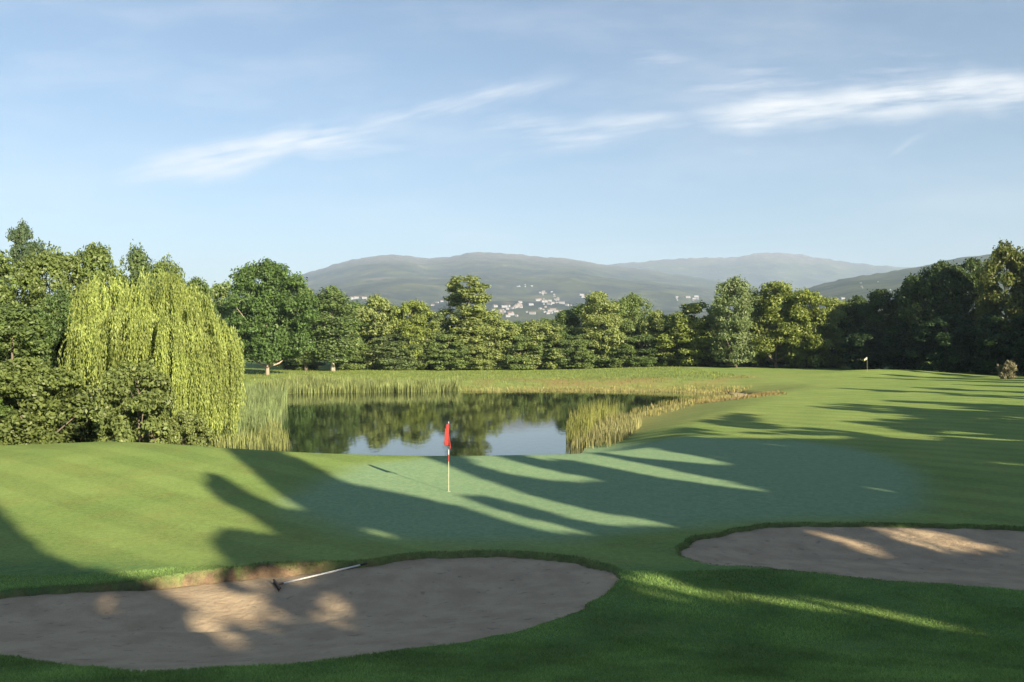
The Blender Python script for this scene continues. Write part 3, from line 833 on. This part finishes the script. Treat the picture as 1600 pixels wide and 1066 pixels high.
for _ in range(8):
    put_house(rng.uniform(1040, 1110), rng.uniform(462, 472), 'small pale house in the valley below the right mountain', 'houses in the valley below the right mountain')
for _ in range(6):
    put_house(rng.uniform(905, 925), rng.uniform(462, 470), 'small pale house just left of the tall bushy lit tree', 'houses left of the tall bushy lit tree')
for px, k in [(1308, 1), (1316, 3), (1330, 1)]:
    put_house(px, 468, 'pale house on the wooded ridge above the last olive tree', 'houses on the wooded ridge', HC, k)
for _ in range(5):
    put_house(rng.uniform(1335, 1400), rng.uniform(440, 455), 'small white house scattered on the near wooded ridge', 'houses scattered on the near ridge', HC, 2)

# ------------------------------------------------------------------ flagstick, hole, rake, far flag
fx, fy = pix2w(701, 768); fz = float(base_h(np.array([fx]), np.array([fy]))[0])
WHT = plain('pole_white', (.6, .6, .56), .4, .04, 30); PRD = plain('pole_red', (.45, .05, .04), .4, .05, 30); CRM = plain('pole_cream', (.40, .42, .28), .4, .05, 30)
CLOTH = plain('flag_cloth', (.22, .028, .025), .75, .12, 14, .2); BLK = plain('black_plastic_hole_shade', (.03, .025, .022), .5, .1, 30)
root = empty('flagstick', (fx, fy, fz)); root.rotation_euler = (0, 0, 0)
tag(root, 'golf flagstick with limp red flag standing on the near green', 'flagstick')
m = MB(); m.tube([(0, 0, -.12), (0, 0, .92)], [.010, .010], 10); m.build('pole_section', CRM, root, smooth=False)
m = MB(); m.tube([(0, 0, .92), (0, 0, 1.13)], [.0108, .0108], 10); m.build('pole_band', PRD, root)
m = MB(); m.tube([(0, 0, 1.13), (0, 0, 1.42)], [.0125, .0125], 10); m.build('pole_section', WHT, root)
m = MB(); m.tube([(0, 0, 1.42), (0, 0, 2.13), (0, 0, 2.15)], [.0095, .009, .005], 10); m.build('pole_tip', WHT, root)
# limp flag: pleated cloth hanging from the hoist
nu, nv = 26, 22; V = []
for j in range(nv):
    v = j/(nv-1)
    for i in range(nu):
        t = i/(nu-1)
        zt = 2.10-.10*t-.52*v*(1-.08*t)-.22*t*t
        amp = .055*min(1, t*3)*(.6+.5*v)
        x = .02-.02*t-.13*math.sin(t*2.9)*(.7+.5*v)+.06*v*t+amp*math.sin(t*15+v*1.2)+.05*t*v
        y = -.02-.05*t+amp*.9*math.cos(t*13+v*1.7)
        V.append((x if t > .02 else -.006, y if t > .02 else 0, zt))
Fc = [(j*nu+i, j*nu+i+1, (j+1)*nu+i+1, (j+1)*nu+i) for j in range(nv-1) for i in range(nu-1)]
fo = link('flag', fast_mesh('flag', V, Fc, True), CLOTH, root)
sol = fo.modifiers.new('thick', 'SOLIDIFY'); sol.thickness = .003
# cup
root = empty('hole_cup', (fx, fy, fz)); tag(root, 'round hole cut in the near green at the foot of the flagstick', 'golf hole')
m = MB(); n = 24
V = []
for r, z in ((.0565, .006), (.054, .006), (.054, -.11)):
    V += [(r*math.cos(2*math.pi*a/n), r*math.sin(2*math.pi*a/n), z) for a in range(n)]
m.add(V, [(q*n+a, q*n+(a+1) % n, (q+1)*n+(a+1) % n, (q+1)*n+a) for q in range(2) for a in range(n)])
m.build('cup_rim', WHT, root)
m = MB(); m.add([(.0539*math.cos(2*math.pi*a/n), .0539*math.sin(2*math.pi*a/n), .004) for a in range(n)], [tuple(range(n))]); m.build('cup_shade_disc', BLK, root)  # black disc stands in for the shade inside the hole

# rake
def sandz(x, y):
    return float(sand_h(0, np.array([x]), np.array([y]))[0])
h1 = pix2w(433, 918, lambda X, Y: sand_h(0, X, Y), 10)
za = sandz(*h1)+.03
h2 = pix2w(572, 884); zb = float(base_h(np.array([h2[0]]), np.array([h2[1]]))[0])+.02
A = np.array([h1[0], h1[1], za]); Bq = np.array([h2[0], h2[1], zb])
L = np.linalg.norm(Bq-A)
if L > 2.0: Bq = A+(Bq-A)/L*2.0; L = 2.0
root = empty('bunker_rake', tuple(A)); d = (Bq-A)/L
tag(root, 'long-handled bunker rake lying on the sand with its handle resting on the bunker lip', 'rake')
HND = plain('rake_handle', (.62, .62, .60), .45, .1, 8); 
m = MB(); m.tube([(0, 0, .02), tuple((Bq-A)*.5+np.array([0, 0, .02])), tuple(Bq-A+np.array([0, 0, .02]))], [.017, .017, .017], 8); m.build('handle', HND, root, smooth=True)
m = MB(); e = (Bq-A); m.tube([tuple(e*.93+np.array([0, 0, .02])), tuple(e*1.01+np.array([0, 0, .02]))], [.021, .021], 8); m.build('grip', BLK, root, smooth=True)
pr = np.array([-d[1], d[0], 0]); pr /= np.linalg.norm(pr)
m = MB(); hw = .29
m.tube([tuple(-pr*hw+np.array([0, 0, .035])), tuple(pr*hw+np.array([0, 0, .035]))], [.022, .022], 6)
for k in range(13):
    c = pr*(-hw+.02+k*(2*hw-.04)/12); m.tube([tuple(c+np.array([0, 0, .03])), tuple(c+np.array([-.03, 0, -.045]))], [.008, .005], 5)
m.tube([(0, 0, .035), tuple(d*.12+np.array([0, 0, .02]))], [.026, .02], 6)
HEAD = plain('rake_head', (.06, .045, .035), .6, .15, 12)
m.build('rake_head', HEAD, root)

# pale flag on the far green
ffx, ffy = pix2w(1355, 582); ffz = float(base_h(np.array([ffx]), np.array([ffy]))[0])
root = empty('flagstick', (ffx, ffy, ffz)); tag(root, 'tiny distant flagstick with pale flag on the raised green before the dark wood', 'flagstick')
m = MB(); m.tube([(0, 0, -.1), (0, 0, 2.1)], [.011, .009], 8); m.build('pole', CRM, root)
V = [(-.02-.4*(i/9), .05*math.sin(i*1.1), 2.08-.32*j-.25*(i/9)*1.0) for j in range(2) for i in range(10)]
fo = link('flag', fast_mesh('flag', V, [(i, i+1, 11+i, 10+i) for i in range(9)], True), CRM, root)
sol = fo.modifiers.new('thick', 'SOLIDIFY'); sol.thickness = .004

# ------------------------------------------------------------------ reeds and grass
def blades(X, Y, Zb, Hh, Ww, lean, rng):
    n = len(X); an = rng.uniform(0, 6.28, n); la = rng.uniform(0, 6.28, n)
    sx = np.cos(an)*Ww/2; sy = np.sin(an)*Ww/2
    lx = np.cos(la)*lean*Hh; ly = np.sin(la)*lean*Hh
    V = np.stack([np.stack([X-sx, Y-sy, Zb], 1), np.stack([X+sx, Y+sy, Zb], 1),
                  np.stack([X+sx*.8+lx*.35, Y+sy*.8+ly*.35, Zb+Hh*.6], 1), np.stack([X-sx*.8+lx*.35, Y-sy*.8+ly*.35, Zb+Hh*.6], 1),
                  np.stack([X+lx, Y+ly, Zb+Hh], 1)], 1).reshape(-1, 3)
    b = np.arange(n)*5
    F4 = np.stack([b, b+1, b+2, b+3], 1); F3 = np.stack([b+3, b+2, b+4, b+4], 1)
    return V, F4, np.stack([b+3, b+2, b+4], 1)

def blade_mesh(name, parts, mat, color, label, cat=None):
    V, F4, F3 = parts
    me = bpy.data.meshes.new(name)
    me.vertices.add(len(V)); me.vertices.foreach_set('co', V.astype(np.float32).ravel())
    me.loops.add(F4.size+F3.size); me.loops.foreach_set('vertex_index', np.concatenate([F4.ravel(), F3.ravel()]).astype(np.int32))
    me.polygons.add(len(F4)+len(F3)); me.polygons.foreach_set('loop_start', np.concatenate([np.arange(len(F4))*4, F4.size+np.arange(len(F3))*3]).astype(np.int32))
    me.update(calc_edges=True)
    o = link(name, me, mat); o.color = rgba(color); tag(o, label, cat, kind='stuff'); return o

def scatter(poly, n, rng, keep=None):
    P = np.array(poly); x0, y0 = P.min(0); x1, y1 = P.max(0)
    X = rng.uniform(x0, x1, n); Y = rng.uniform(y0, y1, n)
    ok = sd_poly(X, Y, poly) < 0
    if keep is not None: ok &= keep(X, Y)
    return X[ok], Y[ok]

def reed_bed(poly, n, h, w, color, label, seed, keep=None, lean=.12):
    rng = rs(seed); X, Y = scatter(poly, n, rng, keep)
    Zb = np.maximum(base_h(X, Y), -.1)-.03
    hh = h*rng.uniform(.6, 1.15, len(X))*(.85+.25*vnoise(X/1.5, Y/1.5, seed))
    blade_mesh('reeds', blades(X, Y, Zb, hh, w*rng.uniform(.7, 1.4, len(X)), lean, rng), REED, color, label, 'reeds')

reed_bed([(-19.5, 46), (-16, 44), (-15, 47), (-16.5, 56), (-19, 66), (-22, 78), (-30, 80), (-30, 60), (-25, 50)], 22000, 1.9, .045, (.14, .19, .085), 'tall pale green reeds on the left side of the pond beside the willow', 1)
reed_bed([(-15.2, 41), (-11.8, 41.5), (-12.2, 44), (-14.5, 50), (-17.5, 56), (-21, 57), (-19, 49)], 4000, 1.1, .035, (.17, .20, .08), 'yellow-green reeds at the near left corner of the pond', 2)
reed_bed([(-24, 88), (-10, 90), (-6, 92), (-6, 96), (-26, 96), (-29, 88)], 11000, 1.5, .05, (.17, .21, .085), 'bright green reeds along the far left bank of the pond', 3)
reed_bed([(-6, 91.5), (18, 90), (24, 86), (27, 89), (22, 95), (-6, 96)], 4000, .4, .05, (.22, .215, .09), 'low dry grass along the far bank of the pond', 4)
reed_bed([(3.2, 43), (5.5, 42.5), (7, 46), (8.5, 52), (9.5, 58), (6.5, 58), (4.0, 50)], 5000, .8, .03, (.20, .205, .10), 'golden dry reeds on the right bank of the pond', 5)
reed_bed([(3.0, 45), (4.2, 45), (5.5, 52), (8, 60), (6, 60), (4, 55)], 3500, 1.7, .035, (.17, .19, .06), 'green rushes standing in the water before the golden reeds', 6)
reed_bed([(8.5, 58), (11, 60), (17, 71), (24, 81), (22, 84), (15, 77), (10, 67)], 5000, .45, .035, (.22, .215, .09), 'short golden grass on the right shore of the pond', 7)
reed_bed([(16.5, 71), (20, 68), (24, 69), (25, 76), (21, 79), (17, 77)], 2500, .3, .04, (.2, .16, .075), 'dry grass around the far small bunker', 8, keep=lambda X, Y: sd_poly(X, Y, BW[2]) > .3)
rr = rs(12)
# meadow grass before the far trees
X = rr.uniform(-60, 30, 20000); Y = rr.uniform(96, 142, 20000)
ok = sd_poly(X, Y, POND) > 2; X = X[ok]; Y = Y[ok]
blade_mesh('meadow_grass', blades(X, Y, base_h(X, Y)-.02, rr.uniform(.12, .32, len(X)), .05, .3, rr), BLADE, (.13, .16, .04), 'longer grass between the pond and the far trees', 'grass')
# rough in front of the camera
n = 640000
Y = 7.8+9.4*rr.rand(n)**1.15; X = rr.uniform(-1, 1, n)*(Y*.78+1.5)
b0 = bsd(0, X, Y); b1 = bsd(1, X, Y)
lim = 15.6+.8*vnoise(X/2, Y/2, 8)
ok = (b0 > 0.01) & (b1 > 0.0) & (Y < lim)
X = X[ok]; Y = Y[ok]
patch = fbm(X/.9, Y/.9, 70, 3)
hh = (.022+.022*rr.rand(len(X)))*(1+.7*np.clip(patch, -.8, 1))
blade_mesh('rough_grass', blades(X, Y, ground_h(X, Y)-.004, hh, rr.uniform(.004, .009, len(X)), .75, rr), BLADE, (.19, .30, .10), 'dark rough grass on the near slope below the bunkers', 'grass')
# shaggy turf hanging over the bunker lips
XX = []; YY = []
for bi in (0, 1):
    P = np.array(BW[bi]); n = 60000
    X = rr.uniform(P[:, 0].min()-.3, P[:, 0].max()+.3, n*2); Y = rr.uniform(P[:, 1].min()-.3, P[:, 1].max()+.3, n*2)
    d = bsd(bi, X, Y); ok = (d > -.05) & (d < .08) & (np.abs(X) < Y*.72)
    XX.append(X[ok]); YY.append(Y[ok])
X = np.concatenate(XX); Y = np.concatenate(YY)
w = np.maximum(bunker_w(0, X, Y)*(X < 3), bunker_w(1, X, Y)*(X > 3))
blade_mesh('lip_grass', blades(X, Y, ground_h(X, Y)-.01, rr.uniform(.02, .06, len(X))*(.5+.5*w), rr.uniform(.005, .011, len(X)), .9, rr), BLADE, (.115, .165, .05), 'shaggy grass fringe along the bunker edges', 'grass')

# ------------------------------------------------------------------ haze
m, nt, out = newmat('haze'); N = NT(nt)
pv = N.n('VolumePrincipled'); pv.inputs['Color'].default_value = (.53, .71, .97, 1); pv.inputs['Density'].default_value = 1.15e-4; pv.inputs['Anisotropy'].default_value = 0.0
nt.links.new(pv.outputs[0], out.inputs['Volume'])
mb = MB(); mb.box(-9600, -300, -420, 9600, 10300, 960)
hz = mb.build('haze', m); tag(hz, kind='stuff')

# ------------------------------------------------------------------ sky, sun, camera
w = bpy.data.worlds.new('World'); scene.world = w; w.use_nodes = True
nt = w.node_tree; nt.nodes.clear(); N = NT(nt)
out = nt.nodes.new('ShaderNodeOutputWorld'); bg = nt.nodes.new('ShaderNodeBackground')
sky = N.n('TexSky', sky_type='NISHITA'); sky.sun_disc = False; sky.sun_elevation = SEL; sky.sun_rotation = math.atan2(SH[0], SH[1])
sky.air_density = 1.0; sky.dust_density = .9; sky.ozone_density = 2.4
tc = N.n('TexCoord'); sx = N.n('SeparateXYZ', i_0=tc.outputs['Generated'])
yy = N.math('MAXIMUM', sx.outputs[1], .02)
ua = N.math('DIVIDE', sx.outputs[0], yy); va = N.math('DIVIDE', sx.outputs[2], yy)
uv = N.n('CombineXYZ', i_0=ua, i_1=va, i_2=0.0).outputs[0]
def band(p0, p1, width, soft=.5, scale=(2.6, 22, 1), lo=.42, hi=.75, gain=1.0, ns=2.0):
    """wispy streak of cirrus between two directions"""
    a = np.array([(p0[0]-800)/F, (533-p0[1])/F]); b = np.array([(p1[0]-800)/F, (533-p1[1])/F]); L = np.linalg.norm(b-a); d = (b-a)/L
    rx = N.math('SUBTRACT', ua, float(a[0])); ry = N.math('SUBTRACT', va, float(a[1]))
    al = N.math('ADD', N.math('MULTIPLY', rx, float(d[0])), N.math('MULTIPLY', ry, float(d[1])))
    ac = N.math('SUBTRACT', N.math('MULTIPLY', ry, float(d[0])), N.math('MULTIPLY', rx, float(d[1])))
    q = N.n('CombineXYZ', i_0=al, i_1=ac, i_2=float(p0[0])*.01).outputs[0]
    wp = N.math('MULTIPLY', N.math('SUBTRACT', N.noise(q, 9, 3), .5), .05)
    ac2 = N.math('ADD', ac, wp)
    e = N.math('ABSOLUTE', N.math('DIVIDE', ac2, width/F))
    m1 = N.ramp(e, 0.0, 1.0, 1.0, 0.0)
    m2 = N.math('MULTIPLY', N.ramp(al, -.02, soft*L*.5), N.ramp(al, L*(1-soft*.5), L+.03, 1.0, 0.0))
    nz = N.ramp(N.noise(N.mapping(q, scale), ns, 6, .62), lo, hi)
    return N.math('MULTIPLY', N.math('MULTIPLY', m1, m2), N.math('MULTIPLY', nz, gain))
bs = [band((1050, 190), (1720, 125), 48, .45, lo=.26, hi=.66, gain=.95),
      band((1000, 150), (1750, 120), 90, .5, lo=.42, hi=.8, gain=.55),
      band((150, 285), (660, 195), 42, .6, lo=.26, hi=.66, gain=.9),
      band((420, 240), (680, 230), 20, .7, lo=.4, hi=.8, gain=.5),
      band((500, 222), (900, 112), 26, .7, lo=.3, hi=.72, gain=.6),
      band((650, 235), (1180, 170), 50, .8, lo=.34, hi=.74, gain=.6),
      band((880, 110), (1120, 85), 25, .8, lo=.4, hi=.8, gain=.45),
      band((1390, 250), (1480, 180), 10, .6, lo=.2, hi=.8, gain=.3)]
cl = bs[0]
for b in bs[1:]: cl = N.math('MAXIMUM', cl, b)
veil = N.math('MULTIPLY', N.ramp(N.noise(N.mapping(uv, (1.2, 5, 1), (0, 0, -.2)), 2.2, 6, .6), .4, .8), .26)
veil = N.math('MULTIPLY', veil, N.ramp(va, -.02, .06))
cl = N.math('MAXIMUM', cl, veil)
cl = N.math('MULTIPLY', cl, N.ramp(sx.outputs[1], .0, .2))
mixc = N.mix(cl, sky.outputs[0], (7.0, 7.0, 7.0, 1))
nt.links.new(mixc, bg.inputs[0]); bg.inputs[1].default_value = 0.05
nt.links.new(bg.outputs[0], out.inputs[0])

ld = bpy.data.lights.new('sun', 'SUN'); ld.energy = 5.0; ld.angle = math.radians(.5); ld.color = (1.0, .84, .60)
lo = bpy.data.objects.new('sun', ld); COL.objects.link(lo)
lo.rotation_euler = Vector(tuple(-SUN)).to_track_quat('-Z', 'Y').to_euler(); lo.location = (60, -80, 60)

cd = bpy.data.cameras.new('camera'); cam = bpy.data.objects.new('camera', cd); COL.objects.link(cam)
cam.location = (0, 0, CAMZ); cam.rotation_euler = (math.pi/2, 0, 0)
cd.sensor_width = 36; cd.lens = F/1600*36; cd.clip_end = 60000; cd.clip_start = .1
scene.camera = cam
scene.view_settings.view_transform = 'Standard'; scene.view_settings.look = 'None'; scene.view_settings.gamma = 1
scene.view_settings.exposure = 1.66
cy = scene.cycles
cy.use_denoising = True; cy.max_bounces = 5; cy.diffuse_bounces = 2; cy.glossy_bounces = 3; cy.transmission_bounces = 4; cy.volume_bounces = 0; cy.transparent_max_bounces = 6
scene.render.engine = 'CYCLES'
